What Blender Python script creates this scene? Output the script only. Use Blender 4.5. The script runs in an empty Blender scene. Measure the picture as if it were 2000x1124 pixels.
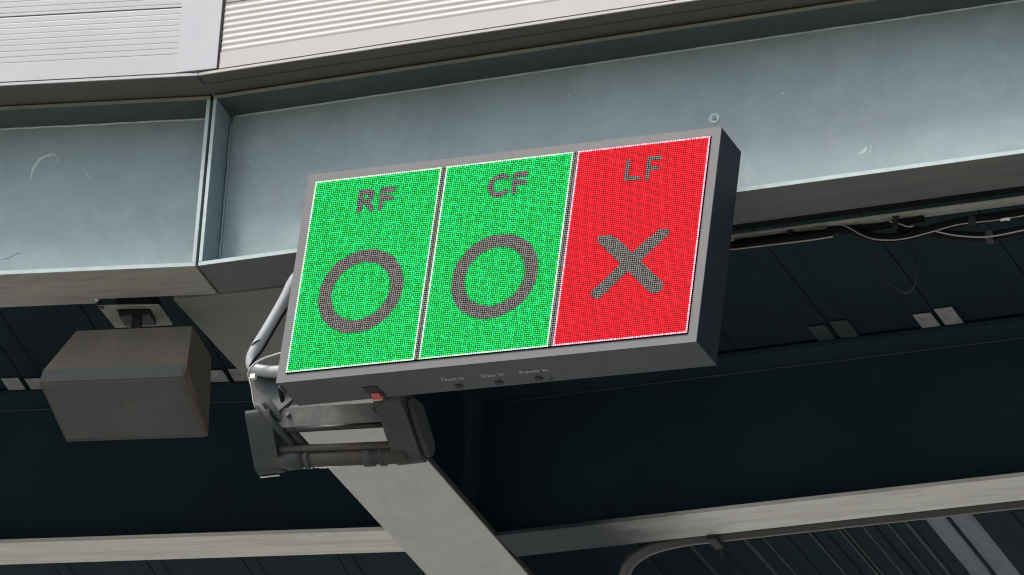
import bpy, bmesh, math, random
from mathutils import Matrix, Vector
R = math.radians
random.seed(7)
C = bpy.context.scene.collection
sc = bpy.context.scene

# ---------------------------------------------------------------- camera, light, exposure
cam_d = bpy.data.cameras.new("camera"); cam = bpy.data.objects.new("camera", cam_d); C.objects.link(cam)
cam_d.sensor_width = 36.0; cam_d.lens = 36.0*10500/2000; cam_d.clip_start = .1; cam_d.clip_end = 2000
rt = Vector((0.9221582326, 0.3827152168, 0.0561538678)); dn = Vector((-0.1214786990, 0.4243621103, -0.8973069291)); fw = Vector((-0.3672425898, 0.8206374731, 0.4378207602))
cam.matrix_world = Matrix(((rt.x, -dn.x, -fw.x, 5.124), (rt.y, -dn.y, -fw.y, -9.699), (rt.z, -dn.z, -fw.z, -5.334), (0, 0, 0, 1)))
sc.camera = cam
SUN_EL, SUN_DIR = R(57), Vector((-.50, -.86, 0)).normalized()
w = bpy.data.worlds.new("World"); sc.world = w; w.use_nodes = True
nt = w.node_tree; bg = nt.nodes["Background"]; bg.inputs[1].default_value = .13
sky = nt.nodes.new("ShaderNodeTexSky"); sky.sky_type = 'NISHITA'; sky.sun_disc = False
sky.sun_elevation = SUN_EL; sky.sun_rotation = math.atan2(SUN_DIR.x, SUN_DIR.y); sky.dust_density = 4.0; sky.air_density = 1.0; sky.ozone_density = 1.0
nt.links.new(sky.outputs[0], bg.inputs[0])
sd = bpy.data.lights.new("sun", 'SUN'); sd.energy = 1.5; sd.angle = R(11); sd.color = (1.0, .955, .90)
so = bpy.data.objects.new("sun", sd); C.objects.link(so)
sv = Vector((SUN_DIR.x*math.cos(SUN_EL), SUN_DIR.y*math.cos(SUN_EL), math.sin(SUN_EL)))
so.rotation_euler = sv.to_track_quat('Z', 'Y').to_euler(); so.location = sv*30
sc.view_settings.view_transform = 'Standard'; sc.view_settings.look = 'None'; sc.view_settings.gamma = 1
sc.view_settings.exposure = 0.95
sc.render.resolution_x = 1024; sc.render.resolution_y = 575
sc.render.engine = 'CYCLES'; sc.cycles.filter_width = 1.15

# ---------------------------------------------------------------- materials
def mat(name, col, rough=.6, metal=0, var=.12, scale=9, bump=.15, bscale=60, stretch=(1, 1, 1), dirt=None, dirt_amt=.35, dscale=3.0, spec=.5, streak=None):
    m = bpy.data.materials.new(name); m.use_nodes = True; n = m.node_tree.nodes; l = m.node_tree.links
    b = n["Principled BSDF"]; b.inputs["Roughness"].default_value = rough; b.inputs["Metallic"].default_value = metal
    b.inputs["Specular IOR Level"].default_value = spec
    tc = n.new("ShaderNodeTexCoord"); mp = n.new("ShaderNodeMapping"); mp.inputs["Scale"].default_value = stretch
    l.new(tc.outputs["Object"], mp.inputs[0])
    a = n.new("ShaderNodeTexNoise"); a.inputs["Scale"].default_value = scale; a.inputs["Detail"].default_value = 7; a.inputs["Roughness"].default_value = .62
    l.new(mp.outputs[0], a.inputs["Vector"])
    r = n.new("ShaderNodeValToRGB"); r.color_ramp.elements[0].position = .3; r.color_ramp.elements[1].position = .72
    lo = tuple(c*(1-var) for c in col); hi = tuple(min(1, c*(1+var)) for c in col)
    r.color_ramp.elements[0].color = (*lo, 1); r.color_ramp.elements[1].color = (*hi, 1); l.new(a.outputs[0], r.inputs[0])
    out = r.outputs[0]
    if dirt:
        d = n.new("ShaderNodeTexNoise"); d.inputs["Scale"].default_value = dscale; d.inputs["Detail"].default_value = 9; d.inputs["Roughness"].default_value = .7; d.inputs["Distortion"].default_value = .6
        l.new(mp.outputs[0], d.inputs["Vector"])
        dr = n.new("ShaderNodeValToRGB"); dr.color_ramp.elements[0].position = .48; dr.color_ramp.elements[1].position = .70
        dr.color_ramp.elements[0].color = (0, 0, 0, 1); dr.color_ramp.elements[1].color = (dirt_amt,)*3+(1,); l.new(d.outputs[0], dr.inputs[0])
        mx = n.new("ShaderNodeMixRGB"); mx.inputs[2].default_value = (*dirt, 1); l.new(dr.outputs[0], mx.inputs[0]); l.new(out, mx.inputs[1]); out = mx.outputs[0]
    if streak:   # vertical run marks and small specks that belong to the surface
        sm = n.new("ShaderNodeMapping"); sm.inputs["Scale"].default_value = streak[1]; l.new(tc.outputs["Object"], sm.inputs[0])
        s = n.new("ShaderNodeTexNoise"); s.inputs["Scale"].default_value = 1; s.inputs["Detail"].default_value = 4; l.new(sm.outputs[0], s.inputs["Vector"])
        sr = n.new("ShaderNodeValToRGB"); sr.color_ramp.elements[0].position = .55; sr.color_ramp.elements[1].position = .75
        sr.color_ramp.elements[0].color = (0, 0, 0, 1); sr.color_ramp.elements[1].color = (streak[2],)*3+(1,); l.new(s.outputs[0], sr.inputs[0])
        mx = n.new("ShaderNodeMixRGB"); mx.inputs[2].default_value = (*streak[0], 1); l.new(sr.outputs[0], mx.inputs[0]); l.new(out, mx.inputs[1]); out = mx.outputs[0]
    l.new(out, b.inputs["Base Color"])
    rr = n.new("ShaderNodeMapRange"); rr.inputs[3].default_value = max(.05, rough-.1); rr.inputs[4].default_value = min(1, rough+.12)
    l.new(a.outputs[0], rr.inputs[0]); l.new(rr.outputs[0], b.inputs["Roughness"])
    if bump:
        bn = n.new("ShaderNodeTexNoise"); bn.inputs["Scale"].default_value = bscale; bn.inputs["Detail"].default_value = 5; l.new(mp.outputs[0], bn.inputs["Vector"])
        bm_ = n.new("ShaderNodeBump"); bm_.inputs["Strength"].default_value = bump; bm_.inputs["Distance"].default_value = .002
        l.new(bn.outputs[0], bm_.inputs["Height"]); l.new(bm_.outputs[0], b.inputs["Normal"])
    return m
M = {}
M['beam'] = mat('weathered_blue_grey_paint', (.228, .298, .308), .55, 0, .15, 5, .18, 45, dirt=(.32, .39, .395), dirt_amt=.45, dscale=9, streak=((.20, .25, .26), (14, 14, 2.0), .35))
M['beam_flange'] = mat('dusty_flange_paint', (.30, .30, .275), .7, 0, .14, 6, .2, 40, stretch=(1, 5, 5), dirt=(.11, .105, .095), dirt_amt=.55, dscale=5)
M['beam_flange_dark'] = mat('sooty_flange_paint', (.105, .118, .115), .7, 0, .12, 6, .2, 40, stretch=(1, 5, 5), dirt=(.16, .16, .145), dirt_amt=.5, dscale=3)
M['edge_lit'] = mat('lit_mint_edge_paint', (.33, .41, .40), .5, 0, .15, 20, .1, 60)  # paler tone paints the sky light that sharp edges catch
M['edge_olive'] = mat('olive_edge_paint', (.20, .215, .18), .6, 0, .2, 12, .1, 60)  # edge strip, paler than the top flange behind it
M['top_flange'] = mat('dark_green_grey_paint', (.058, .078, .075), .7, 0, .18, 6, .1, 40)  # one dark tone over the whole top flange
M['stub'] = mat('weathered_stub_paint', (.165, .175, .165), .65, 0, .12, 5, .15, 40, dirt=(.26, .255, .235), dirt_amt=.5, dscale=5)
M['rafter'] = mat('pale_grey_steel_paint', (.56, .57, .55), .6, 0, .06, 9, .1, 40, stretch=(1.6, .8, 1.6), dirt=(.36, .35, .33), dirt_amt=.4, dscale=9)
M['purlin'] = mat('off_white_flange_paint', (.72, .735, .69), .6, 0, .10, 7, .15, 40, stretch=(.8, 9, 9), dirt=(.34, .32, .27), dirt_amt=.45, dscale=3)
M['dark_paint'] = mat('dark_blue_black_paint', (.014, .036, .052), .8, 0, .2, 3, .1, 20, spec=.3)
M['web_shaded'] = mat('shaded_web_paint', (.007, .018, .026), .85, 0, .2, 3, .1, 20, spec=.2)  # darker copy of dark_paint, shade put into the rafter web colour
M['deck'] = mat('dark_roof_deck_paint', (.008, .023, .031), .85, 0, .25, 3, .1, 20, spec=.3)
M['deck_glint'] = mat('pale_deck_glint', (.42, .44, .46), .5, .2, .3, 20, .1, 60, dirt=(.06, .07, .08), dirt_amt=.8, dscale=14)  # pale tone painting light that glints on the deck ribs
M['rib_lit'] = mat('light_on_rib', (.20, .23, .27), .6, .2, .2, 4, .03, 30, stretch=(6, .8, 1), dirt=(.04, .06, .075), dirt_amt=.8, dscale=2)  # light reflected in one deck rib, painted as a pale tone
M['deck_glint_dull'] = mat('dull_deck_glint', (.055, .07, .08), .6, .1, .3, 20, .1, 60, dirt=(.02, .03, .035), dirt_amt=.8, dscale=14)  # fainter painted glint for the deck rib ends and edges
M['clad_cool'] = mat('cool_white_cladding', (.365, .382, .384), .5, 0, .03, 10, .06, 120, dirt=(.33, .335, .325), dirt_amt=.4, dscale=6)
M['clad_warm'] = mat('warm_white_cladding', (.372, .360, .342), .5, 0, .03, 10, .06, 120, dirt=(.34, .315, .285), dirt_amt=.4, dscale=6)
M['post'] = mat('lilac_grey_cover_strip', (.345, .355, .372), .5, 0, .04, 12, .08, 150, dirt=(.43, .40, .35), dirt_amt=.6, dscale=9)
M['soffit'] = mat('brown_grey_soffit', (.095, .088, .078), .6, 0, .12, 6, .08, 60, dirt=(.09, .08, .07), dirt_amt=.3)
M['groove'] = mat('dark_gasket', (.03, .022, .026), .8, 0, .1)  # paints the shadow line beside the cover strip
M['frame'] = mat('grey_anodised_frame', (.088, .090, .092), .5, .25, .06, 20, .05, 150, dirt=(.13, .125, .12), dirt_amt=.3, dscale=12)
M['case'] = mat('charcoal_powder_coat', (.066, .082, .084), .55, 0, .08, 12, .12, 300)
M['case_shaded'] = mat('shaded_powder_coat', (.014, .020, .028), .6, 0, .08, 12, .12, 300, spec=.3)  # same coat as the casing, with the sides' shade put into the colour
M['mask'] = mat('black_led_mask', (.009, .009, .009), .85, 0, .1, 30, 0, spec=.1)
M['print'] = mat('faded_white_print', (.50, .50, .44), .8, 0, .1)
M['black'] = mat('black_plastic', (.012, .013, .015), .5, 0, .1)
M['red'] = mat('red_switch_plastic', (.55, .09, .09), .4, 0, .1)
M['pink'] = mat('pale_switch_edge', (.75, .50, .46), .4, 0, .1)
M['speaker'] = mat('taupe_speaker_shell', (.074, .064, .046), .65, 0, .28, 6, .25, 160, dirt=(.12, .105, .075), dirt_amt=.4, dscale=9)
M['speaker_low'] = mat('grey_speaker_shell', (.062, .074, .074), .65, 0, .1, 9, .25, 160, dirt=(.12, .115, .10), dirt_amt=.35, dscale=9)
M['plate'] = mat('chalky_mounting_plate', (.36, .37, .33), .7, 0, .15, 25, .2, 90, dirt=(.12, .11, .10), dirt_amt=.5, dscale=25)
M['arm'] = mat('dark_rubbery_arm', (.032, .043, .045), .6, 0, .15, 14, .3, 70, dirt=(.09, .085, .07), dirt_amt=.5, dscale=16)
M['pipe'] = mat('dull_galvanised_pipe', (.050, .052, .046), .55, .2, .2, 12, .15, 60, stretch=(.5, 1, 1), dirt=(.10, .08, .06), dirt_amt=.5, dscale=12)
M['pipe_pale'] = mat('scuffed_upper_pipe', (.115, .13, .125), .75, 0, .35, 9, .2, 60, dirt=(.24, .23, .20), dirt_amt=.7, dscale=11)
M['conduit'] = mat('pale_grey_conduit', (.33, .355, .365), .45, 0, .06, 12, .04, 100)
M['cable'] = mat('black_cable_jacket', (.004, .005, .007), .7, 0, .1, spec=.15)
M['wire'] = mat('pale_rim_line', (.30, .29, .26), .6, 0, .25, 40, 0)  # paints cable rim glints; also lines the neck plate and drain pipe
M['tape'] = mat('worn_pale_tape', (.72, .72, .68), .6, 0, .2, 40, .2)
M['mark'] = mat('pale_scratch', (.42, .50, .49), .7, 0, .3, 60, 0)
M['mark_dark'] = mat('dark_scratch', (.12, .13, .13), .7, 0, .3, 60, 0)
def shade_fade(m, x0, x1, col):  # darkens toward the rafter: shade painted into the flange colour
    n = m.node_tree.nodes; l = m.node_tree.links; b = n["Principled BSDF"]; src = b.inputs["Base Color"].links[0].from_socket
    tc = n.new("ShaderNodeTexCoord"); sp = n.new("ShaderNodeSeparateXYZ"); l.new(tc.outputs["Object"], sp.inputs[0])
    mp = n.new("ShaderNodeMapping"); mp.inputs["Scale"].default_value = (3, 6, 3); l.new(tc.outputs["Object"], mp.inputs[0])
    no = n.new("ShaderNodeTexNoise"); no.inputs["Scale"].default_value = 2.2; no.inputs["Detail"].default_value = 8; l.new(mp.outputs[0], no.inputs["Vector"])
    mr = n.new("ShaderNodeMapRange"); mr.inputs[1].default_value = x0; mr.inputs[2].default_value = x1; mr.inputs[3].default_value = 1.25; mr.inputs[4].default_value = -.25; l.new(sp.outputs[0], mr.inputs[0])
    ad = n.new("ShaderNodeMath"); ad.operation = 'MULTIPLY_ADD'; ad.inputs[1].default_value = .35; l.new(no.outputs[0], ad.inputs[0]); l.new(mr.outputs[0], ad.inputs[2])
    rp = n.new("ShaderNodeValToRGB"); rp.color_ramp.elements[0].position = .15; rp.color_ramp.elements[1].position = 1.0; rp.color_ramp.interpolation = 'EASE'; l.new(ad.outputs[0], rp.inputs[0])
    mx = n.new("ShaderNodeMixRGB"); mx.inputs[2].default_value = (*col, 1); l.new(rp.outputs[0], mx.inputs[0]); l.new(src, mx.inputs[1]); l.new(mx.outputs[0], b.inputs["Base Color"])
M['purlin_shaded'] = mat('shaded_off_white_flange_paint', (.72, .74, .70), .6, 0, .10, 7, .15, 40, stretch=(.8, 9, 9), dirt=(.30, .29, .26), dirt_amt=.45, dscale=3)
shade_fade(M['purlin_shaded'], .10, .85, (.022, .034, .042))
M['drain'] = mat('grey_brown_drain_pipe', (.045, .048, .048), .5, 0, .12, 10, .1, 60)
M['ground'] = mat('dry_clay_ground', (.235, .225, .195), .9, 0, .12, .6, .1, 4)

# ---------------------------------------------------------------- mesh helpers
def tag(o, label, cat, group=None, kind=None):
    o['label'] = label; o['category'] = cat
    if group: o['group'] = group
    if kind: o['kind'] = kind
    return o
def thing(name, label, cat, loc=(0, 0, 0), rotz=0, group=None):
    o = bpy.data.objects.new(name, None); C.objects.link(o); o.empty_display_size = .1
    o.location = loc; o.rotation_euler = (0, 0, rotz); return tag(o, label, cat, group)
def obj(name, bm, m, parent=None, smooth=False, label=None):
    bmesh.ops.recalc_face_normals(bm, faces=bm.faces[:])
    me = bpy.data.meshes.new(name); bm.to_mesh(me); bm.free(); me.materials.append(m)
    if smooth:
        for p in me.polygons: p.use_smooth = True
    o = bpy.data.objects.new(name, me); C.objects.link(o)
    if parent: o.parent = parent
    if label: o['label'] = label
    return o
def bevel(bm, w, seg=2):
    if w > 0: bmesh.ops.bevel(bm, geom=[e for e in bm.edges if len(e.link_faces) == 2 and e.calc_face_angle(0) > .5], offset=w, segments=seg, affect='EDGES', profile=.6, clamp_overlap=True)
def box(x0, x1, y0, y1, z0, z1, bv=0, bm=None):
    new = bmesh.new()
    v = [new.verts.new(p) for p in ((x0,y0,z0),(x1,y0,z0),(x1,y1,z0),(x0,y1,z0),(x0,y0,z1),(x1,y0,z1),(x1,y1,z1),(x0,y1,z1))]
    for f in ((0,3,2,1),(4,5,6,7),(0,1,5,4),(1,2,6,5),(2,3,7,6),(3,0,4,7)): new.faces.new([v[i] for i in f])
    bevel(new, bv)
    if bm is None: return new
    return merge(bm, new)
def merge(a, b):
    me = bpy.data.meshes.new("tmp"); b.to_mesh(me); b.free(); a.from_mesh(me); bpy.data.meshes.remove(me); return a
def prism(poly, z0, z1, bv=0):               # polygon in XY pulled along Z
    bm = bmesh.new(); n = len(poly)
    a = [bm.verts.new((p[0], p[1], z0)) for p in poly]; b = [bm.verts.new((p[0], p[1], z1)) for p in poly]
    bm.faces.new(a[::-1]); bm.faces.new(b)
    for i in range(n): bm.faces.new((a[i], a[(i+1) % n], b[(i+1) % n], b[i]))
    bevel(bm, bv); return bm
def loft(sections):                          # list of equal-length closed rings
    bm = bmesh.new(); rings = [[bm.verts.new(p) for p in s] for s in sections]; n = len(rings[0])
    for r0, r1 in zip(rings, rings[1:]):
        for i in range(n): bm.faces.new((r0[i], r0[(i+1) % n], r1[(i+1) % n], r1[i]))
    bm.faces.new(rings[0][::-1]); bm.faces.new(rings[-1]); return bm
def smooth_path(pts, k=6):
    pts = [Vector(p) for p in pts]
    if len(pts) < 3: return pts
    P = [2*pts[0]-pts[1]]+pts+[2*pts[-1]-pts[-2]]; out = []
    for i in range(1, len(P)-2):
        for j in range(k):
            t = j/k; a, b, c, d = P[i-1:i+3]
            out.append(.5*((2*b)+(c-a)*t+(2*a-5*b+4*c-d)*t*t+(3*b-a-3*c+d)*t*t*t))
    return out+[pts[-1]]
def tube(pts, r, n=12, bm=None, wob=0):
    pts = [Vector(p) for p in pts]; secs = []; up = Vector((0, 0, 1)); prev = None
    for i, p in enumerate(pts):
        t = (pts[min(i+1, len(pts)-1)]-pts[max(i-1, 0)]).normalized()
        if prev is None:
            s = t.cross(up if abs(t.z) < .9 else Vector((1, 0, 0))).normalized()
        else: s = (prev-t*prev.dot(t)).normalized()
        prev = s; q = t.cross(s); rr = r*(1+random.uniform(-wob, wob)) if wob else r
        secs.append([p+rr*(math.cos(2*math.pi*k/n)*s+math.sin(2*math.pi*k/n)*q) for k in range(n)])
    new = loft(secs)
    return new if bm is None else merge(bm, new)
def cyl(c, axis, r, h, n=20, bv=0):
    ax = Vector(axis).normalized(); c = Vector(c); b = tube([c, c+ax*h], r, n); bevel(b, bv, 1) if bv else None; return b

# ---------------------------------------------------------------- ground
bm = bmesh.new(); g = [bm.verts.new(p) for p in ((-400, -400, -7), (400, -400, -7), (400, 400, -7), (-400, 400, -7))]; bm.faces.new(g)
go = obj('ground', bm, M['ground']); go['kind'] = 'structure'

# ---------------------------------------------------------------- steel frame
PHI = .183836                                 # the left bay is turned by this much about the joint
MT = math.tan(PHI/2)
B, WEB, HC, FT = .1433, .089, .4284, .0105
LEFT = Matrix.Rotation(PHI, 4, 'Z')
def edge_beam(side, label):
    t = thing('edge_beam', label, 'steel beam', (0, 0, 0), 0 if side > 0 else PHI, 'steel edge beams under the fascia')
    L = 4.2; g = .0038
    if side > 0: fp = [(g, 0), (L, 0), (L, B), (g-MT*B, B)]
    else: fp = [(-L, 0), (-g, 0), (-g+MT*B, B), (-L, B)]
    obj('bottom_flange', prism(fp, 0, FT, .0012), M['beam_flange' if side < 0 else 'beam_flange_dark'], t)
    tp = [(x, y*1.0) for x, y in fp]
    a_, b_ = (g, L) if side > 0 else (-L, -g)
    obj('flange_edge', box(a_, b_, -.0014, -.0002, .0006, FT-.0003, .0004), M['edge_lit'], t)
    obj('flange_edge', box(a_, b_, -.0014, -.0002, HC+.0004, HC+FT-.0016, .0004), M['edge_olive'], t)
    c_ = side*(g+.0002); d_ = side*(g+.0083)
    obj('plate_edge', box(min(c_, d_), max(c_, d_), -.0012, .0002, FT+.0006, HC-.0006, .0004), M['edge_lit'], t)
    obj('top_flange', prism(tp, HC, HC+FT-.001, .0012), M['top_flange'], t)
    z0, z1 = FT+.0003, HC-.0003
    if side > 0: obj('web', box(g+.009, L, WEB, WEB+.010, z0, z1), M['beam'], t)
    else: obj('web', box(-L, -g-.009, WEB, WEB+.010, z0, z1), M['beam'], t)
    # end plate at the joint, running the full depth of the flanges
    if side > 0: ep = [(g, .0004), (g+.0085, .0004), (g+.0085-MT*B*.9, B-.001), (g-MT*B*.95, B-.001)]
    else: ep = [(-g-.0085, .0004), (-g, .0004), (-g+MT*B*.95, B-.001), (-g-.0085+MT*B*.9, B-.001)]
    obj('end_plate', prism(ep, z0, z1, .001), M['beam'], t)
    # weld beads: top of the web and against the end plate
    xs = [i*.02 for i in range(int(L/.02))]
    p = [(side*(x+.02), WEB-.0005, z1-.0012+random.uniform(-.0006, .0006)) for x in xs]
    obj('weld_bead', tube(p, .0024, 6), M['mark'], t, True)
    xe = side*(g+.0085)-side*MT*WEB*.6
    p = [(xe+side*(.002+random.uniform(-.0005, .0007)), WEB-.001, z0+i*.012) for i in range(int((z1-z0)/.012))]
    obj('weld_bead', tube(p, .003, 6, wob=.15), M['beam'], t, True)
    return t
def scratch(parent, pts, y, r, m='mark'):
    p = smooth_path([(x, y-.0002, z) for x, z in pts], 5)
    n = len(p); secs = []
    for i, q in enumerate(p):
        tt = (p[min(i+1, n-1)]-p[max(i-1, 0)]).normalized(); s = Vector((-tt.z, 0, tt.x)); rr = r*(.25+.75*math.sin(math.pi*(i+.5)/n))
        secs.append([q+s*rr, q-s*rr, q-s*rr+Vector((0, .0004, 0)), q+s*rr+Vector((0, .0004, 0))])
    obj('scratch', loft(secs), M[m], parent)
br = edge_beam(1, 'long blue-grey steel beam behind the lit sign, right of the joint')
bl = edge_beam(-1, 'blue-grey steel beam left of the vertical joint, above the speaker')
scratch(bl, [(-.449, .292), (-.445, .318), (-.428, .345), (-.401, .353), (-.392, .350)], WEB, .0035)
scratch(bl, [(-.388, .345), (-.388, .332)], WEB, .0018)
scratch(bl, [(-.325, .316), (-.312, .296), (-.299, .278)], WEB, .0009)
scratch(bl, [(-.50, .085), (-.48, .089), (-.465, .098), (-.45, .099)], WEB, .0010, 'mark_dark')
scratch(br, [(.023, .371), (.028, .34), (.040, .301)], WEB, .0008)
scratch(br, [(.058, .309), (.066, .300), (.074, .288)], WEB, .0013)
scratch(br, [(1.568, .118), (1.562, .108), (1.552, .103)], WEB, .004)
scratch(br, [(1.580, .122), (1.574, .100)], WEB, .001)
scratch(br, [(1.366, .283), (1.371, .279)], WEB, .0028)
scratch(br, [(.851, .356), (.855, .352)], WEB, .0028)
scratch(br, [(.360, .329), (.364, .323)], WEB, .0022)
bmw = cyl((1.208, WEB-.0015, .243), (0, 1, 0), .013, .0014, 24, .0004)
obj('washer_mark', bmw, M['mark'], br)
obj('bolt', cyl((1.209, WEB-.0045, .243), (0, 1, 0), .0055, .003, 6, .0006), M['beam'], br)
# edge strip welded to the back of the left bottom flange, ending in a bright cut end
obj('back_strip', box(-4.2, -.284, B+.0006, B+.024, .0012, .0095, .001), M['beam_flange'], bl)
obj('strip_end', box(-.2838, -.2765, B+.0008, B+.012, .0002, .0100, .001), M['tape'], bl)

# cantilever rafter running back from the joint
raf = thing('rafter_beam', 'wide pale grey rafter running diagonally down behind the lit sign', 'steel beam', (-.001, .146, 0), R(2.6))
obj('stub_flange', box(-.126, .149, .0, .60, -.0008, .0145, .0012), M['stub'], raf)
obj('bottom_flange', box(-.126, .1285, .603, 6, -.0008, .0145, .0012), M['rafter'], raf)
obj('web', box(-.008, .004, .004, 6, .0148, HC-.012), M['web_shaded'], raf)
obj('flange_side', box(.1288, .1325, .605, 6, -.0002, .014, .0008), M['drain'], raf)
obj('top_flange', box(-.126, .1285, .004, 6, HC-.0115, HC+.001), M['dark_paint'], raf)

def purlin(side, label):
    t = thing('purlin', label, 'steel beam', (0, 0, 0), 0 if side > 0 else PHI, 'purlins crossing under the roof deck')
    L = 4.5
    if side > 0: x0, x1, xw, y0 = .066, L, -.03, 1.598
    else: x0, x1, xw, y0 = -L, .112, .2, 1.503
    obj('bottom_flange', box(x0, x1, y0, y0+.135, -.0002 if side > 0 else .0, .0105, .0012), M['purlin' if side < 0 else 'purlin_shaded'], t)
    a, b = (xw, L) if side > 0 else (-L, xw)
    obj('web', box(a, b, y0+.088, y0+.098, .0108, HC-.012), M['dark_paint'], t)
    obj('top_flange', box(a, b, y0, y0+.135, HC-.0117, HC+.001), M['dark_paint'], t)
    obj('weld_bead', tube([(a+(b-a)*i/60, y0+.0875, HC-.0135) for i in range(61)], .0022, 6), M['drain'], t, True)
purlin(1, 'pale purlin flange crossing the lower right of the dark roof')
purlin(-1, 'pale purlin flange crossing below the speaker at lower left')

# roof deck: dark sheet with ribs running back
def rib(t, x, y0, y1, m='deck', w=.048, gap=.004, z=HC+.0105, h=.0045):
    for s in (-1, 1):
        a = x+s*(gap/2); b = x+s*(gap/2+w); a, b = min(a, b), max(a, b)
        o = 0.006
        secs = []
        for y in (y0, y1):
            secs.append([(a, y, z-h), (b, y, z-h), (b+(o if s > 0 else .001), y, z+.001), (a-(o if s < 0 else .001), y, z+.001)])
        obj('deck_rib', loft(secs), M[m], t)
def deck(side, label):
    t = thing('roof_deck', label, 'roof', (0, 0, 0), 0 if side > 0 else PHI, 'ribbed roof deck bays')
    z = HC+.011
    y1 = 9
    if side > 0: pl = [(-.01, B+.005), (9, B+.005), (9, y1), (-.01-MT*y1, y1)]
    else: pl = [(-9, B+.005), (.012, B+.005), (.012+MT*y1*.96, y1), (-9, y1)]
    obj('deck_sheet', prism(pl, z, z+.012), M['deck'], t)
    if side > 0:
        xs1 = [.15+.2715*k-.0 for k in range(0, 8)]
        for x in xs1: rib(t, x, B+.03, 1.592)
        for x, wd in ((.142, .007), (.300, .009), (.352, .005), (.484, .005), (.568, .005), (.582, .004), (.636, .005), (.707, .004), (.757, .007)):
            obj('rib_edge_glint', box(x-wd/2, x+wd/2, 1.745, 5.5, HC+.004, HC+.0108), M['deck_glint_dull'], t)  # thin pale strips paint the glints along rib edges
        for x in (.22, .42, .53, .67): rib(t, x, 1.745, 5.5, w=.030, gap=.010)
        rib(t, .873, 1.745, 5.5, 'rib_lit', w=.052, gap=.016)
        for x in (1.05, 1.27, 1.49, 1.71): rib(t, x, 1.745, 5.5, w=.034, gap=.012)
        for x in (xs1[3], xs1[4]):
            for s in (-1, 1):
                a = x+s*.007; b = x+s*.053; a, b = min(a, b), max(a, b)
                obj('rib_glint', box(a, b, 1.495+.012*(s < 0)+random.uniform(0, .01), 1.5915, HC-.0005, HC+.0015), M['deck_glint' if x == xs1[4] else 'deck_glint_dull'], t)  # pale patch painting the light that glints at the rib end
    else:
        xs = [-1.16+.2715*k for k in range(-2, 5)]
        for x in xs:
            rib(t, x, B+.03, 1.497); rib(t, x, 1.645, 5.5, w=.035)
            for s in (-1, 1):
                a = x+s*.007; b = x+s*.053; a, b = min(a, b), max(a, b)
                obj('rib_glint', box(a, b, 1.43+random.uniform(-.006, .006), 1.4965, HC-.0005, HC+.0015), M['deck_glint'], t)  # painted glint at the rib end, as in the right bay
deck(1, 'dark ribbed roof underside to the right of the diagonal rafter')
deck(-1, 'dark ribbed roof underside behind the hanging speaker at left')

# ---------------------------------------------------------------- fascia cladding above the beams
def corr(bm_x0, x1, z0, z1, y, pitch, amp, ph=0, thick=.002, sharp=False):
    bm = bmesh.new(); n = int((z1-z0)/pitch*12)+1; rows = []
    for i in range(n+1):
        z = z0+(z1-z0)*i/n; f = ((z-z0)/pitch+ph) % 1
        if sharp: d = -amp*max(0, 1-abs(f-.5)/.09)
        else: d = amp*(.5+.5*math.cos(2*math.pi*f))**1.0
        rows.append((z, y-d))
    fr = [[bm.verts.new((x, yy, z)) for x in (bm_x0, x1)] for z, yy in rows]
    bk = [[bm.verts.new((x, y+.012, z)) for x in (bm_x0, x1)] for z, yy in (rows[0], rows[-1])]
    for a, b in zip(fr, fr[1:]): bm.faces.new((a[0], a[1], b[1], b[0]))
    bm.faces.new((bk[0][0], bk[0][1], fr[0][1], fr[0][0])); bm.faces.new((fr[-1][0], fr[-1][1], bk[1][1], bk[1][0]))
    bm.faces.new((bk[0][1], bk[0][0], bk[1][0], bk[1][1]))
    bm.faces.new([bk[0][0]]+[r[0] for r in fr]+[bk[1][0]]); bm.faces.new([bk[0][1]]+[r[1] for r in fr]+[bk[1][1]])
    return bm
ZS = HC+FT+.0025                              # underside of the soffit
LY = -.093
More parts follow.
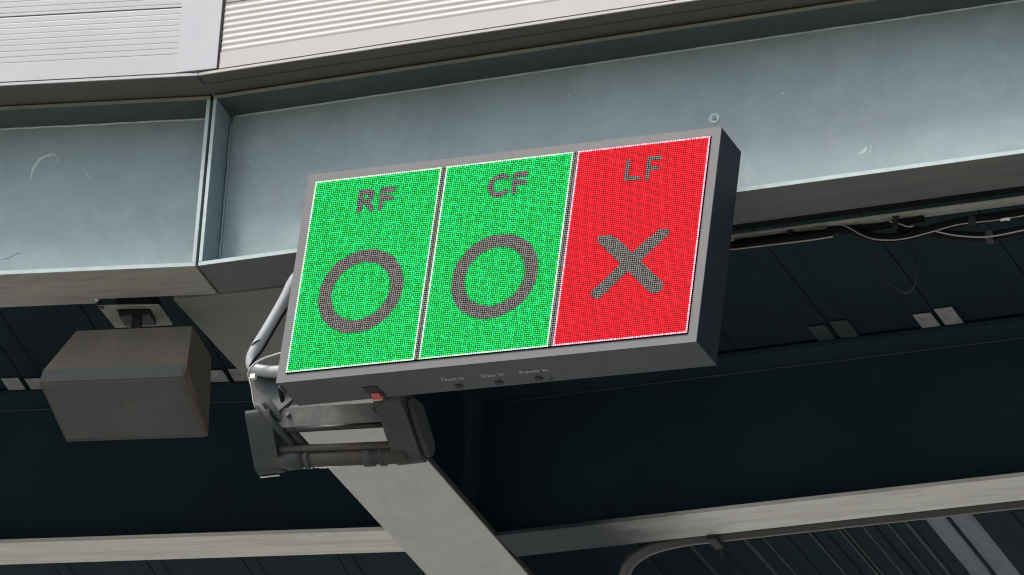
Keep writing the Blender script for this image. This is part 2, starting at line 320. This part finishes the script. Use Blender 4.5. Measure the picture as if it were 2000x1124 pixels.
def fascia(side, label):
    t = thing('fascia', label, 'cladding', (0, 0, 0), 0 if side > 0 else PHI, 'white fascia bands above the beams')
    L = 4.5; m = M['clad_warm'] if side > 0 else M['clad_cool']; e = -MT*LY
    def span(y, inset=0):                     # mitred ends follow the joint
        if side > 0: return (inset-MT*y, L)
        return (-L, -inset+MT*y)
    def strip(name, y0, y1, z0, z1, mm, bv=.0008, inset=.0008):
        a0, b0 = span(y0, inset); a1, b1 = span(y1, inset)
        return obj(name, prism([(a0, y0), (b0, y0), (b1, y1), (a1, y1)], z0, z1, bv), mm, t)
    if side > 0:
        strip('soffit_front', LY+.0012, LY+.040, ZS, ZS+.0055, M['soffit'])
        strip('soffit_back', LY+.0425, .13, ZS+.0022, ZS+.0055, M['soffit'])
    else:
        strip('soffit_front', LY+.0012, .13, ZS, ZS+.004, M['soffit'])
    if side > 0:
        obj('soffit_seam', tube([(-MT*(LY+.041)+.002, LY+.041, ZS-.0003), (L, LY+.041, ZS-.0003)], .0011, 6), M['groove'], t)
        obj('soffit_seam', tube([(.002, LY+.003, ZS-.0003), (.006, LY+.041, ZS-.0003)], .0011, 6), M['groove'], t)
    strip('drip_lip', LY-.0030, LY+.0010, ZS-.0004, ZS+.0060, m, .0006)
    strip('gasket', LY+.006, LY+.010, ZS+.0057, ZS+.0112, M['groove'], 0)
    z = ZS+.0114
    x0, x1 = (.0585, L) if side > 0 else (-L, -.0585)
    row = .1700
    for k in range(4):
        h = .042 if k == 0 else .0
        if k == 0: obj('bottom_rail', box(x0, x1, LY+.0012, LY+.014, z, z+h-.0004, .0010), m, t)
        if side > 0: obj('cladding_panel', corr(x0, x1, z+h, z+row, LY+.0040, .0153, .0014, .5), m, t)
        else: obj('cladding_panel', corr(x0, x1, z+h, z+row, LY+.0022, .0150, .0009, 0, sharp=True), m, t)
        z += row+.0036
    obj('backing_board', box(x0, x1, LY+.0165, LY+.030, ZS+.0045, z), M['groove'], t)
fascia(1, 'warm white corrugated fascia band right of the cover strip')
fascia(-1, 'cool white finely grooved fascia band left of the cover strip')
fp = [(-.0455, -.1052), (.0545, -.0972), (.0545, -.074), (-.0455, -.074)]
po = thing('cover_strip', 'flat vertical cover strip over the corner of the white fascia', 'trim', (0, 0, 0))
obj('strip_face', prism(fp, ZS+.0105, ZS+.71, .0010), M['post'], po)
obj('shadow_line', box(.0549, .0582, -.0935, -.080, ZS+.0105, ZS+.71), M['groove'], po)  # dark strip painting the shadow line beside the cover strip

# ---------------------------------------------------------------- LED sign
PM = Matrix(((.99798, .03853, .05057, .8160), (-.04092, .99806, .04696, -.1624), (-.04867, -.04894, .99762, -.1642), (0, 0, 0, 1)))
W2, H2, D = .5017, .2615, .1117
sign = bpy.data.objects.new('led_sign', None); C.objects.link(sign); sign.matrix_world = PM
tag(sign, 'lit LED sign reading RF CF LF with two green panels and one red', 'LED sign')
def pobj(name, bm, m, parent=sign, smooth=False): return obj(name, bm, m, parent, smooth)
def ring_frame(w, h, wi, hi, y0, y1):
    bm = bmesh.new(); o = [(-w, -h), (w, -h), (w, h), (-w, h)]; i = [(-wi, -hi), (wi, -hi), (wi, hi), (-wi, hi)]
    V = [[bm.verts.new((x, y, z)) for x, z in r] for y in (y0, y1) for r in (o, i)]
    fo, fi, bo, bi = V
    for k in range(4):
        j = (k+1) % 4
        bm.faces.new((fo[k], fo[j], fi[j], fi[k])); bm.faces.new((bo[k], bi[k], bi[j], bo[j]))
        bm.faces.new((fo[k], bo[k], bo[j], fo[j])); bm.faces.new((fi[k], fi[j], bi[j], bi[k]))
    bevel(bm, .0007); return bm
pobj('frame', ring_frame(W2, H2, .4812, .2412, 0, .004), M['frame'])
T = .003
pobj('bottom_panel', box(-W2+.0005, W2-.0005, .0045, D, -H2+.0004, -H2+T, .0008), M['case'])
pobj('top_panel', box(-W2+.0005, W2-.0005, .0045, D, H2-T, H2-.0004, .0008), M['case'])
pobj('side_panel', box(-W2+.0003, -W2+T, .0045, D, -H2+T+.0003, H2-T-.0003, .0008), M['case_shaded'])
pobj('side_panel', box(W2-T, W2-.0003, .0045, D, -H2+T+.0003, H2-T-.0003, .0008), M['case_shaded'])
pobj('back_panel', box(-W2+T+.0005, W2-T-.0005, D-.004, D-.001, -H2+T+.0005, H2-T-.0005), M['case_shaded'])
# bitmap of the picture the sign shows: 192 x 96 lamps
NX, NY, P = 192, 96, .005
def seg(px, py, a, b):
    ax, ay = a; bx, by = b; vx, vy = bx-ax, by-ay; t = max(0, min(1, ((px-ax)*vx+(py-ay)*vy)/(vx*vx+vy*vy+1e-9)))
    return math.hypot(px-ax-vx*t, py-ay-vy*t)
def polyl(*p): return list(zip(p, p[1:]))
def arc(cx, cy, rx, ry, a0, a1, n=10): return polyl(*[(cx+rx*math.cos(R(a0+(a1-a0)*i/n)), cy-ry*math.sin(R(a0+(a1-a0)*i/n))) for i in range(n+1)])
GL = []   # (segments, half width)
GL.append((polyl((24.3, 17.3), (24.3, 8.3), (28.0, 8.3), (29.6, 9.3), (29.8, 11), (28.8, 12.6), (27, 13), (24.3, 13))+polyl((27.2, 13), (30.6, 17.4)), 1.35))
GL.append((polyl((34.9, 17.4), (34.9, 8.3), (40.1, 8.3))+polyl((34.9, 12.8), (39.4, 12.8)), 1.35))
GL.append((arc(93.0, 12.8, 4.6, 4.7, 48, 312, 14), 1.35))
GL.append((polyl((100.0, 17.4), (100.0, 8.3), (105.2, 8.3))+polyl((100.0, 12.8), (104.6, 12.8)), 1.35))
GL.append((polyl((154.3, 8.2), (154.3, 17.3), (159.6, 17.3)), 1.1))
GL.append((polyl((163.8, 17.6), (163.8, 8.2), (169.0, 8.2))+polyl((163.8, 12.8), (168.3, 12.8)), 1.1))
XS = [((147.6, 45.6), (174.6, 72.0), 3.5), ((147.2, 72.0), (174.8, 45.6), 3.0)]
def dark_at(x, y):
    for cx, cy in ((31.4, 58.7), (96.5, 58.4)):
        if 14.3 <= math.hypot(x-cx, y-cy) <= 20.8: return True
    if y > 44:
        return x > 140 and any(seg(x, y, a, b) <= r for a, b, r in XS)
    if 6 < y < 20:
        return any(seg(x, y, a, b) <= hw for segs, hw in GL for a, b in segs)
    return False
COV = {}
def lamp(i, j):
    if i in (63, 64, 127, 128): return 'off'
    if (i, j) not in COV: COV[(i, j)] = sum(dark_at(i+u, j+v) for u in (.17, .5, .83) for v in (.17, .5, .83))/9
    if COV[(i, j)] > .62: return 'off'
    s = 'red' if i > 128 else 'green'
    if j in (0, NY-1) or i in (0, 62, 65, 126, 129, 191): return s+'_edge'
    return s
def emat(name, strength):
    m = bpy.data.materials.new(name); m.use_nodes = True; n = m.node_tree.nodes; l = m.node_tree.links; b = n["Principled BSDF"]
    a = n.new("ShaderNodeVertexColor"); a.layer_name = 'lamp_colour'
    b.inputs["Base Color"].default_value = (.012, .012, .012, 1); b.inputs["Roughness"].default_value = .9; b.inputs["Specular IOR Level"].default_value = .05
    l.new(a.outputs[0], b.inputs["Emission Color"]); b.inputs["Emission Strength"].default_value = strength; return m
M['lamp'] = emat('lit_led_lens', .82)
M['lamp_off'] = mat('unlit_led_lens', (.25, .235, .22), .6, 0, .3, 200, 0)
_n = M['lamp_off'].node_tree.nodes; _a = _n.new("ShaderNodeVertexColor"); _a.layer_name = 'lamp_colour'
M['lamp_off'].node_tree.links.new(_a.outputs[0], _n["Principled BSDF"].inputs["Base Color"])
from mathutils import noise
def lamp_colour(k, i, j):
    r = random.random(); r = min(1, max(0, .62*r+.30*((i+j) % 2)+.06)); q = noise.noise(Vector((i*.11, j*.11, 3))); d = noise.noise(Vector((i*.045, j*.045, 9)))
    if k == 'off': v = .08+.20*r; return (v, v*.94, v*.88)
    if k == 'green':
        st = .07*math.sin((i*1.0+j*.8)*.75+2.2*d); g = .34+.62*r+st*.35; b_ = .06+.36*max(0, r-.4); rr = .002+.06*max(0, r-.8)
        return (rr, g, b_)
    if k == 'green_edge': return (.30+.55*r, 1.25, .40+.6*random.random())
    if k == 'red': return (.82+.33*r, .001+.008*r+.14*max(0, r-.85), .008+.018*r+.14*max(0, r-.85))
    return (1.5, .22+.5*r, .32+.5*r)
def lamps(name, keys, m, size, yf, coloured):
    vs, fs, cols = [], [], []
    for j in range(NY):
        for i in range(NX):
            k = lamp(i, j)
            if k not in keys: continue
            cx = -.48+(i+.5)*P; cz = .24-(j+.5)*P; h = size/2; n = len(vs); c = h*.55
            ring = [(-h, -c), (-c, -h), (c, -h), (h, -c), (h, c), (c, h), (-c, h), (-h, c)]
            vs += [(cx+a, yf, cz+b) for a, b in ring]; vs.append((cx, yf-.0006, cz))
            fs += [(n+q, n+(q+1) % 8, n+8) for q in range(8)]
            if coloured:
                f_ = 1-.85*COV.get((i, j), 0) if k != 'off' else 1; cols += [tuple(c*f_ for c in lamp_colour(k, i, j))]*24
    me = bpy.data.meshes.new(name); me.from_pydata(vs, [], fs); me.materials.append(m)
    if coloured:
        ca = me.color_attributes.new('lamp_colour', 'FLOAT_COLOR', 'CORNER')
        flat = []
        for c in cols: flat += [c[0], c[1], c[2], 1]
        ca.data.foreach_set('color', flat)
    o = bpy.data.objects.new(name, me); C.objects.link(o); o.parent = sign; o['kind'] = 'stuff'; return o
YS = -.0030
for s in range(3):
    x0 = -.48+s*.32
    pobj('led_module', box(x0+.0002, x0+.3198, YS, .003, -.2400, .2400, .0004), M['mask'])
    sign.children[-1]
lamps('green_lamps', ('green', 'green_edge'), M['lamp'], .0040, YS-.0004, True)
lamps('red_lamps', ('red', 'red_edge'), M['lamp'], .0040, YS-.0004, True)
lamps('unlit_lamps', ('off',), M['lamp_off'], .0034, YS-.0004, True)
# writing, sockets and switch on the underside
def text_mesh(txt, size, m, mw, parent, name='printed_text'):
    cu = bpy.data.curves.new('t', 'FONT'); cu.body = txt; cu.size = size; cu.extrude = .00015; cu.align_x = 'CENTER'
    o = bpy.data.objects.new('t', cu); C.objects.link(o); dg = bpy.context.evaluated_depsgraph_get()
    me = bpy.data.meshes.new_from_object(o.evaluated_get(dg)); bpy.data.objects.remove(o); me.materials.clear(); me.materials.append(m)
    r = bpy.data.objects.new(name, me); C.objects.link(r); r.parent = parent; r.matrix_local = mw; return r
for k, (tx, hx) in enumerate(((-.098, -.098), (-.002, -.002), (.096, .093))):
    mw = Matrix.Translation((tx, .064, -H2-.0001)) @ Matrix.Rotation(math.pi, 4, 'X')
    text_mesh(('Data In', 'Data In', 'Power In')[k], .0185, M['print'], mw, sign)
    sock = pobj('socket', cyl((hx, .0925, -H2-.0028), (0, 0, 1), .0085, .0030, 24, .0008), M['black'])
bm = box(-.316, -.282, .056, .106, -H2-.0018, -H2+.0002, .0006)
sw = pobj('switch_housing', bm, M['black'])
bm = loft([[(-.3095, .083, -H2-.002), (-.2895, .083, -H2-.002), (-.2895, .083, -H2-.0035), (-.3095, .083, -H2-.0035)], [(-.3095, .100, -H2-.002), (-.2895, .100, -H2-.002), (-.2895, .100, -H2-.0095), (-.3095, .100, -H2-.0095)]])
rk = obj('rocker', bm, M['red'], sw)
bm = box(-.3095, -.2895, .1003, .1035, -H2-.0105, -H2-.002, .0004); obj('rocker_edge', bm, M['pink'], sw)
pobj('side_bolt', cyl((-W2-.0055, .020, -.205), (1, 0, 0), .0065, .006, 14, .001), M['tape'])
pobj('corner_latch', box(-W2-.004, -W2+.006, .018, .045, -H2-.0015, -H2+.006, .002), M['arm'])
pobj('screw', cyl((.12, .1, -H2-.002), (0, 0, 1), .003, .002, 10), M['black'])

# ---------------------------------------------------------------- bracket carrying the sign
brk = thing('sign_bracket', 'dark pipe and arm bracket under the left half of the LED sign', 'bracket', (.33, .08, -.45))
def wobj(name, bm, m, parent, smooth=False):
    o = obj(name, bm, m, parent, smooth); o.matrix_parent_inverse = Matrix.Translation(-Vector(parent.location)); return o
def round_poly(prof, xr, r=.014):
    out, ox = [], []; n = len(prof)
    for k in range(n):
        p = Vector(prof[k]); a = Vector(prof[k-1]); b = Vector(prof[(k+1) % n]); ra = min(r, (a-p).length*.45); rb = min(r, (b-p).length*.45)
        s0 = p+(a-p).normalized()*ra; s1 = p+(b-p).normalized()*rb
        for t in (0, .33, .67, 1): out.append(tuple((1-t)**2*s0+2*t*(1-t)*p+t*t*s1)); ox.append(xr[k])
    return out, ox
def slab(xa, xb, prof, bv=.006, xr=None):     # profile of (y, z) pulled along x, optional shift per point
    xr = xr or [0]*len(prof)
    if bv > .004: prof, xr = round_poly(prof, xr)
    bm = loft([[(xa+s, y, z) for (y, z), s in zip(prof, xr)], [(xb+s, y, z) for (y, z), s in zip(prof, xr)]]); bevel(bm, bv*.5 if bv > .004 else bv, 2); return bm
prof = [(.020, -.366), (.026, -.386), (.124, -.474), (.154, -.470), (.170, -.436), (.085, -.360)]
wobj('arm', slab(.142, .202, prof, .012, [0, 0, -.012, -.014, -.012, -.004]), M['arm'], brk)
wobj('arm_cap', slab(.140, .186, [(.150, -.4725), (.158, -.4710), (.158, -.4722), (.150, -.4738)], .0003, [-.012]*4), M['tape'], brk)
prof = [(-.01, -.372), (-.008, -.402), (.028, -.425), (.128, -.490), (.160, -.484), (.172, -.448), (.06, -.365)]
wobj('arm', slab(.472, .536, prof, .012, [-.004, -.002, 0, -.002, -.004, -.004, 0]), M['arm'], brk)
wobj('arm', slab(.5365, .549, [(.02, -.385), (.05, -.420), (.135, -.478), (.160, -.470), (.165, -.440), (.08, -.375)], .006), M['arm'], brk)
# tapered neck plate above the left arm
bm = loft([[(.128, .050, -.262), (.262, .050, -.262), (.262, .058, -.262), (.128, .058, -.262)], [(.150, .046, -.338), (.250, .046, -.338), (.250, .056, -.338), (.150, .056, -.338)],
           [(.160, .040, -.372), (.214, .040, -.372), (.214, .060, -.372), (.160, .060, -.372)]]); bevel(bm, .002)
wobj('neck_plate', bm, M['arm'], brk)
wobj('neck_edge', tube([(.1275, .0485, -.262), (.140, .047, -.30), (.1495, .045, -.338), (.158, .040, -.356)], .0016, 6), M['wire'], brk, True)
wobj('brace', tube([(.192, .020, -.352), (.222, .075, -.392), (.262, .118, -.440)], .011, 8), M['arm'], brk, True)
wobj('brace', tube([(.178, .012, -.362), (.205, .045, -.398), (.236, .100, -.436)], .008, 8), M['arm'], brk, True)
pb = loft([[(.208, .046, -.360), (.208, .058, -.402), (.208, .066, -.402), (.208, .056, -.360)], [(.480, .046, -.378), (.480, .058, -.420), (.480, .066, -.420), (.480, .056, -.378)]]); bevel(pb, .003)
wobj('back_plate', pb, M['pipe_pale'], brk)
wobj('plate_shadow', tube([(.230, .064, -.408), (.33, .064, -.414), (.478, .064, -.424)], .007, 10), M['black'], brk, True)  # black strip painting the shadow under the back plate
for bx in (.238, .452): wobj('bolt', cyl((bx, .0405, -.377-(bx-.208)*.066), (.0, 1, -.25), .006, .010, 6, .0008), M['arm'], brk)
wobj('cable', tube(smooth_path([(.215, .03, -.30), (.222, .05, -.35), (.235, .09, -.405), (.232, .115, -.432)]), .005, 8), M['cable'], brk, True)
wobj('lower_pipe', tube([(.175, .122, -.449), (.33, .122, -.461), (.50, .122, -.475)], .0200, 24), M['pipe'], brk, True)
wobj('pipe_rod', tube([(.20, .098, -.436), (.33, .098, -.447), (.48, .098, -.459)], .0085, 12), M['pipe'], brk, True)
for x, wd in ((.228, .040), (.262, .010), (.412, .026), (.444, .010)):
    z = -.449-(x-.175)*.08
    b = tube([(x-wd/2, .122, z), (x+wd/2, .122, z-.0008)], .0235, 20); bevel(b, .0015, 1); wobj('coupling', b, M['arm'], brk, True)
for x0, x1 in ((.215, .250), (.262, .268), (.275, .335), (.4265, .432)):
    z0 = -.449-(x0-.175)*.08-.0205; z1 = -.449-(x1-.175)*.08-.0205; n = 9
    p = [(x0+(x1-x0)*k/n, .126, z0+(z1-z0)*k/n+random.uniform(-.0014, .0008)) for k in range(n+1)]
    wobj('paint_drip', tube(p, .0018, 6, wob=.4), M['tape'], brk, True)
for x in (.42, .80):
    wobj('hanger', box(x, x+.05, .062, .070, -.28, -.0005, .001), M['arm'], brk)
wobj('cross_rail', box(.30, 1.15, .045, .061, -.24, -.20, .002), M['arm'], brk)
wobj('standoff', box(.62, .66, -.042, .0447, -.23, -.205, .002), M['arm'], brk)
wobj('standoff', box(.97, 1.01, -.055, .0447, -.23, -.205, .002), M['arm'], brk)

# conduits at the left edge of the sign
def cable(name, pts, r, m, label, cat, group=None, n=12, wob=0, k=6):
    p = smooth_path(pts, k); o = Vector(p[0]); b = tube([q-o for q in p], r, n, wob=wob)
    c = obj(name, b, M[m], None, True); c.location = o; tag(c, label, cat, group); return c
cable('conduit', [(.345, .035, -.03), (.290, .034, -.02), (.240, .03, -.045), (.214, .03, -.098), (.180, .03, -.163), (.153, .03, -.210), (.1435, .03, -.238), (.150, .03, -.260), (.176, .03, -.271), (.205, .028, -.277), (.262, .02, -.284)], .0135, 'conduit', 'thick pale grey conduit looping beside the left edge of the sign', 'conduit')
cable('cable', [(.275, 0, -.075), (.253, 0, -.116), (.231, 0, -.146), (.208, 0, -.187), (.184, 0, -.232), (.166, 0, -.255), (.156, 0, -.272)], .0035, 'cable', 'thin black cable running along the pale conduit', 'cable')
cable('cable', [(.160, -.012, -.302), (.166, -.02, -.290), (.178, -.02, -.276), (.2, -.02, -.266), (.223, -.02, -.261), (.262, -.02, -.254)], .0026, 'conduit', 'thin pale wire crossing the bend of the conduit', 'cable')
ti = obj('cable_tie', tube([(.1565+.0150*math.cos(a*.35), .03-.0150*math.sin(a*.35), -.2035+.009*math.cos(a*.35)) for a in range(0, 19)], .0016, 6), M['cable'], None, True)
tag(ti, 'black cable tie round the conduit just above its bend', 'cable tie')
obj_n = obj('clip', box(-.006, .006, -.004, .006, -.006, .005, .002), M['tape']); obj_n.location = (.161, .01, -.291); tag(obj_n, 'small pale clip below the bend of the conduit', 'clip')

# ---------------------------------------------------------------- loudspeaker and its plate (in the turned bay)
spk = thing('loudspeaker', 'taupe wedge shaped loudspeaker hanging under the roof at left', 'loudspeaker', LEFT @ Vector((-.2, .2, -.05)), PHI)
def sobj(name, bm, m, par=spk, smooth=False):
    o = obj(name, bm, m, par, smooth); o.matrix_parent_inverse = Matrix.Translation((.2, -.2, .05)) if par is spk else Matrix.Identity(4); return o
def quadbox(f, b): return loft([f, b])
shell = loft([[(-.318, .142, -.080), (-.388, .140, -.179), (-.397, .150, -.204), (-.369, .300, -.283), (-.345, .305, -.12), (-.318, .300, -.082)],
              [(-.042, .142, -.080), (-.046, .140, -.179), (-.055, .150, -.204), (-.030, .300, -.284), (-.038, .305, -.12), (-.040, .300, -.082)]])
bevel(shell, .005, 3); sobj('shell', shell, M['speaker'])
sobj('front_trim', loft([[(-.387, .1385, -.178), (-.396, .1485, -.203), (-.395, .1500, -.203), (-.386, .1400, -.178)], [(-.052, .1385, -.178), (-.060, .1485, -.203), (-.060, .1500, -.203), (-.052, .1400, -.178)]]), M['speaker_low'])
sobj('grille', loft([[(-.390, .154, -.2075), (-.366, .294, -.2815), (-.366, .293, -.2790), (-.390, .153, -.2050)], [(-.064, .154, -.2075), (-.042, .294, -.2815), (-.042, .293, -.2790), (-.064, .153, -.2050)]]), M['speaker_low'])
sobj('badge', box(-.222, -.206, .208, .219, -.2385, -.2366, .001), M['speaker'])
sobj('rear_lip', loft([[(-.369, .298, -.2835), (-.369, .304, -.2835), (-.369, .304, -.279), (-.369, .298, -.279)], [(-.036, .298, -.2845), (-.036, .304, -.2845), (-.036, .304, -.280), (-.036, .298, -.280)]]), M['pipe'])
sobj('stem', box(-.214, -.194, .222, .240, -.078, -.004, .003), M['black'])
for s in (-.308, -.052): sobj('hinge_bolt', cyl((s, .22, -.0805), (0, 0, 1), .008, .004, 10), M['black'])
pla = thing('mounting_plate', 'square chalky plate with a dark cut-out above the loudspeaker', 'mounting plate', LEFT @ Vector((-.21, .24, .0)), PHI)
bm = bmesh.new(); o = [(-.075, -.058), (.068, -.050), (.072, .054), (-.066, .057)]; i = [(-.038, -.040), (.044, -.036), (.040, .038), (-.030, .042)]
V = [[bm.verts.new((x, y, z)) for x, y in r] for z in (0, .004) for r in (o, i)]
for k in range(4):
    j = (k+1) % 4
    bm.faces.new((V[0][k], V[0][j], V[1][j], V[1][k])); bm.faces.new((V[2][k], V[3][k], V[3][j], V[2][j]))
    bm.faces.new((V[0][k], V[2][k], V[2][j], V[0][j])); bm.faces.new((V[1][k], V[1][j], V[3][j], V[3][k]))
obj('plate', bm, M['plate'], pla)
obj('junction_box', box(-.040, .046, -.040, .040, .0045, .05, .003), M['black'], pla)
obj('swivel', box(-.034, .040, -.026, .030, -.010, .004, .004), M['black'], pla)
obj('hanger_rod', box(-.01, .01, -.01, .01, .0505, HC-.013), M['black'], pla)
obj('chipped_corner', box(-.074, -.062, -.062, -.052, -.004, -.0005, .001), M['drain'], pla)

# ---------------------------------------------------------------- cable run under the right bay
tr = thing('cable_rail', 'pale blotchy steel rail carrying cables behind the beam at right', 'cable rail', (.6, .19, 0))
def tobj(name, bm, m, smooth=False):
    o = obj(name, bm, m, tr, smooth); o.matrix_parent_inverse = Matrix.Translation((-.6, -.19, 0)); return o
tobj('gap_shade', box(.16, 4, .1445, .1885, .010, .013), M['cable'])  # added black strip, paints the gap behind the flange dark
tobj('rail', box(.6, 4, .190, .222, -.002, .0015, .0006), M['plate'])
for x in (1.35, 1.595, 2.1): tobj('clip', box(x, x+.012, .196, .205, -.030, -.0022, .001), M['black'])
grp = 'painted glints along the cable rail at right'
cable('cable', [(.9, .2, -.008), (1.22, .2, -.020), (1.28, .2, -.022), (1.376, .2, -.023), (1.45, .2, -.021)], .009, 'cable', 'black cable sleeve just right of the sign, under the rail', 'cable')
cable('wire', [(1.0, .198, -.024), (1.22, .198, -.031), (1.28, .198, -.032), (1.376, .198, -.0335), (1.424, .198, -.0335), (1.457, .198, -.032)], .0019, 'wire', 'painted glint below the black sleeve beside the sign', 'wire')  # added pale strands paint the glint along the cables' lower rims
cable('wire', [(1.471, .2, -.002), (1.493, .2, -.015), (1.519, .2, -.034), (1.549, .2, -.050), (1.585, .2, -.058), (1.614, .2, -.060), (1.644, .2, -.058), (1.696, .2, -.050), (1.743, .2, -.043), (1.785, .2, -.043), (1.836, .2, -.044), (1.92, .2, -.041), (2.2, .2, -.03)], .0014, 'wire', 'painted glint sagging with the black cable in a shallow curve under the rail', 'wire')  # added pale strand, paints the cable's rim glint
cable('wire', [(1.694, .2, -.052), (1.732, .2, -.066), (1.767, .2, -.075), (1.8, .2, -.081), (1.814, .2, -.082), (1.848, .2, -.081), (1.883, .2, -.078), (1.95, .2, -.072), (2.2, .2, -.05)], .0016, 'wire', 'painted glint under the second black cable toward the right edge', 'wire')  # added pale strand, paints the cable's rim glint
cable('wire', [(1.586, .2, -.013), (1.608, .2, -.021), (1.628, .2, -.031), (1.642, .2, -.032)], .0016, 'wire', 'short painted glint slanting down from the rail', 'wire')  # added pale strand, paints a glint
cable('cable', [(1.44, .215, -.006), (1.467, .215, -.010), (1.497, .215, -.016), (1.539, .215, -.036), (1.581, .215, -.046), (1.634, .215, -.046), (1.693, .215, -.036), (1.751, .215, -.029), (1.809, .215, -.029), (1.95, .215, -.026), (2.2, .215, -.02)], .011, 'cable', 'thick black cable sagging under the rail at right', 'cable', wob=.04)
cable('cable', [(1.60, .225, -.022), (1.681, .225, -.042), (1.728, .225, -.056), (1.796, .225, -.068), (1.845, .225, -.067), (1.95, .225, -.060), (2.2, .225, -.04)], .011, 'cable', 'second thick black cable nearest the right edge', 'cable', wob=.04)
cable('cable', [(1.22, .215, -.008), (1.34, .216, -.006), (1.42, .214, -.012), (1.50, .216, -.010), (1.56, .214, -.014), (1.66, .216, -.008)], .008, 'cable', 'black cable hugging the underside of the pale rail', 'cable', wob=.1)
cable('wire', [(1.452, .5, .085), (1.458, .5, .05), (1.464, .5, .026), (1.480, .5, -.002), (1.499, .5, -.022), (1.518, .5, -.035), (1.533, .5, -.034), (1.544, .5, -.018), (1.549, .5, .015), (1.551, .5, .06), (1.54, .5, .2), (1.53, .5, HC)], .0016, 'drain', 'faint thin wire loop hanging in the dark roof at right', 'wire')
def clampw(x, y, z, lab):
    c = obj('clip', box(-.008, .008, -.011, .011, -.010, .012, .002), M['black']); c.location = (x, y, z); tag(c, lab, 'clip')
clampw(1.777, .208, -.040, 'black cable clip where the upper cable meets the bundle')
clampw(1.815, .212, -.078, 'black cable clip on the lowest cable at right')
for x0, x1, z in ((1.842, 1.862, -.0455), (1.90, 1.915, -.0425)):
    c = obj('tape_wrap', tube([(x0, .2, z), ((x0+x1)/2, .2, z+.001), (x1, .2, z)], .0036, 8, wob=.3), M['tape'], None, True)
    tag(c, 'scrap of pale tape round the upper cable, %s' % ('nearer the clip' if x0 < 1.88 else 'nearest the right edge'), 'tape')

# drain pipe beside the right purlin
dp = thing('drain_pipe', 'thin dark pipe along the pale purlin flange, curving away at its end', 'pipe', (.45, 1.765, .01))
P_ = [(4, 1.764, .012), (2.2, 1.764, .012), (1.2, 1.764, .012), (.62, 1.764, .012), (.50, 1.768, .012), (.42, 1.785, .010), (.36, 1.820, .006), (.315, 1.870, .002), (.285, 1.93, .0), (.27, 2.02, 0), (.265, 2.4, 0)]
o = obj('pipe', tube(smooth_path(P_, 6), .0165, 18), M['drain'], dp, True); o.matrix_parent_inverse = Matrix.Translation((-.45, -1.765, -.01))
o = obj('lower_rim', tube(smooth_path([(x, y+.0125, z-.0125) for i, (x, y, z) in enumerate(P_)], 6), .0018, 6), M['wire'], dp, True); o.matrix_parent_inverse = Matrix.Translation((-.45, -1.765, -.01))  # pale line along the lower rim of the pipe
b = box(.582, .606, 1.728, 1.792, -.014, -.002, .002); o = obj('clamp', b, M['black'], dp); o.matrix_parent_inverse = Matrix.Translation((-.45, -1.765, -.01))
o = obj('clamp_bolt', cyl((.596, 1.80, -.028), (0, 0, 1), .003, .02, 8), M['drain'], dp); o.matrix_parent_inverse = Matrix.Translation((-.45, -1.765, -.01))
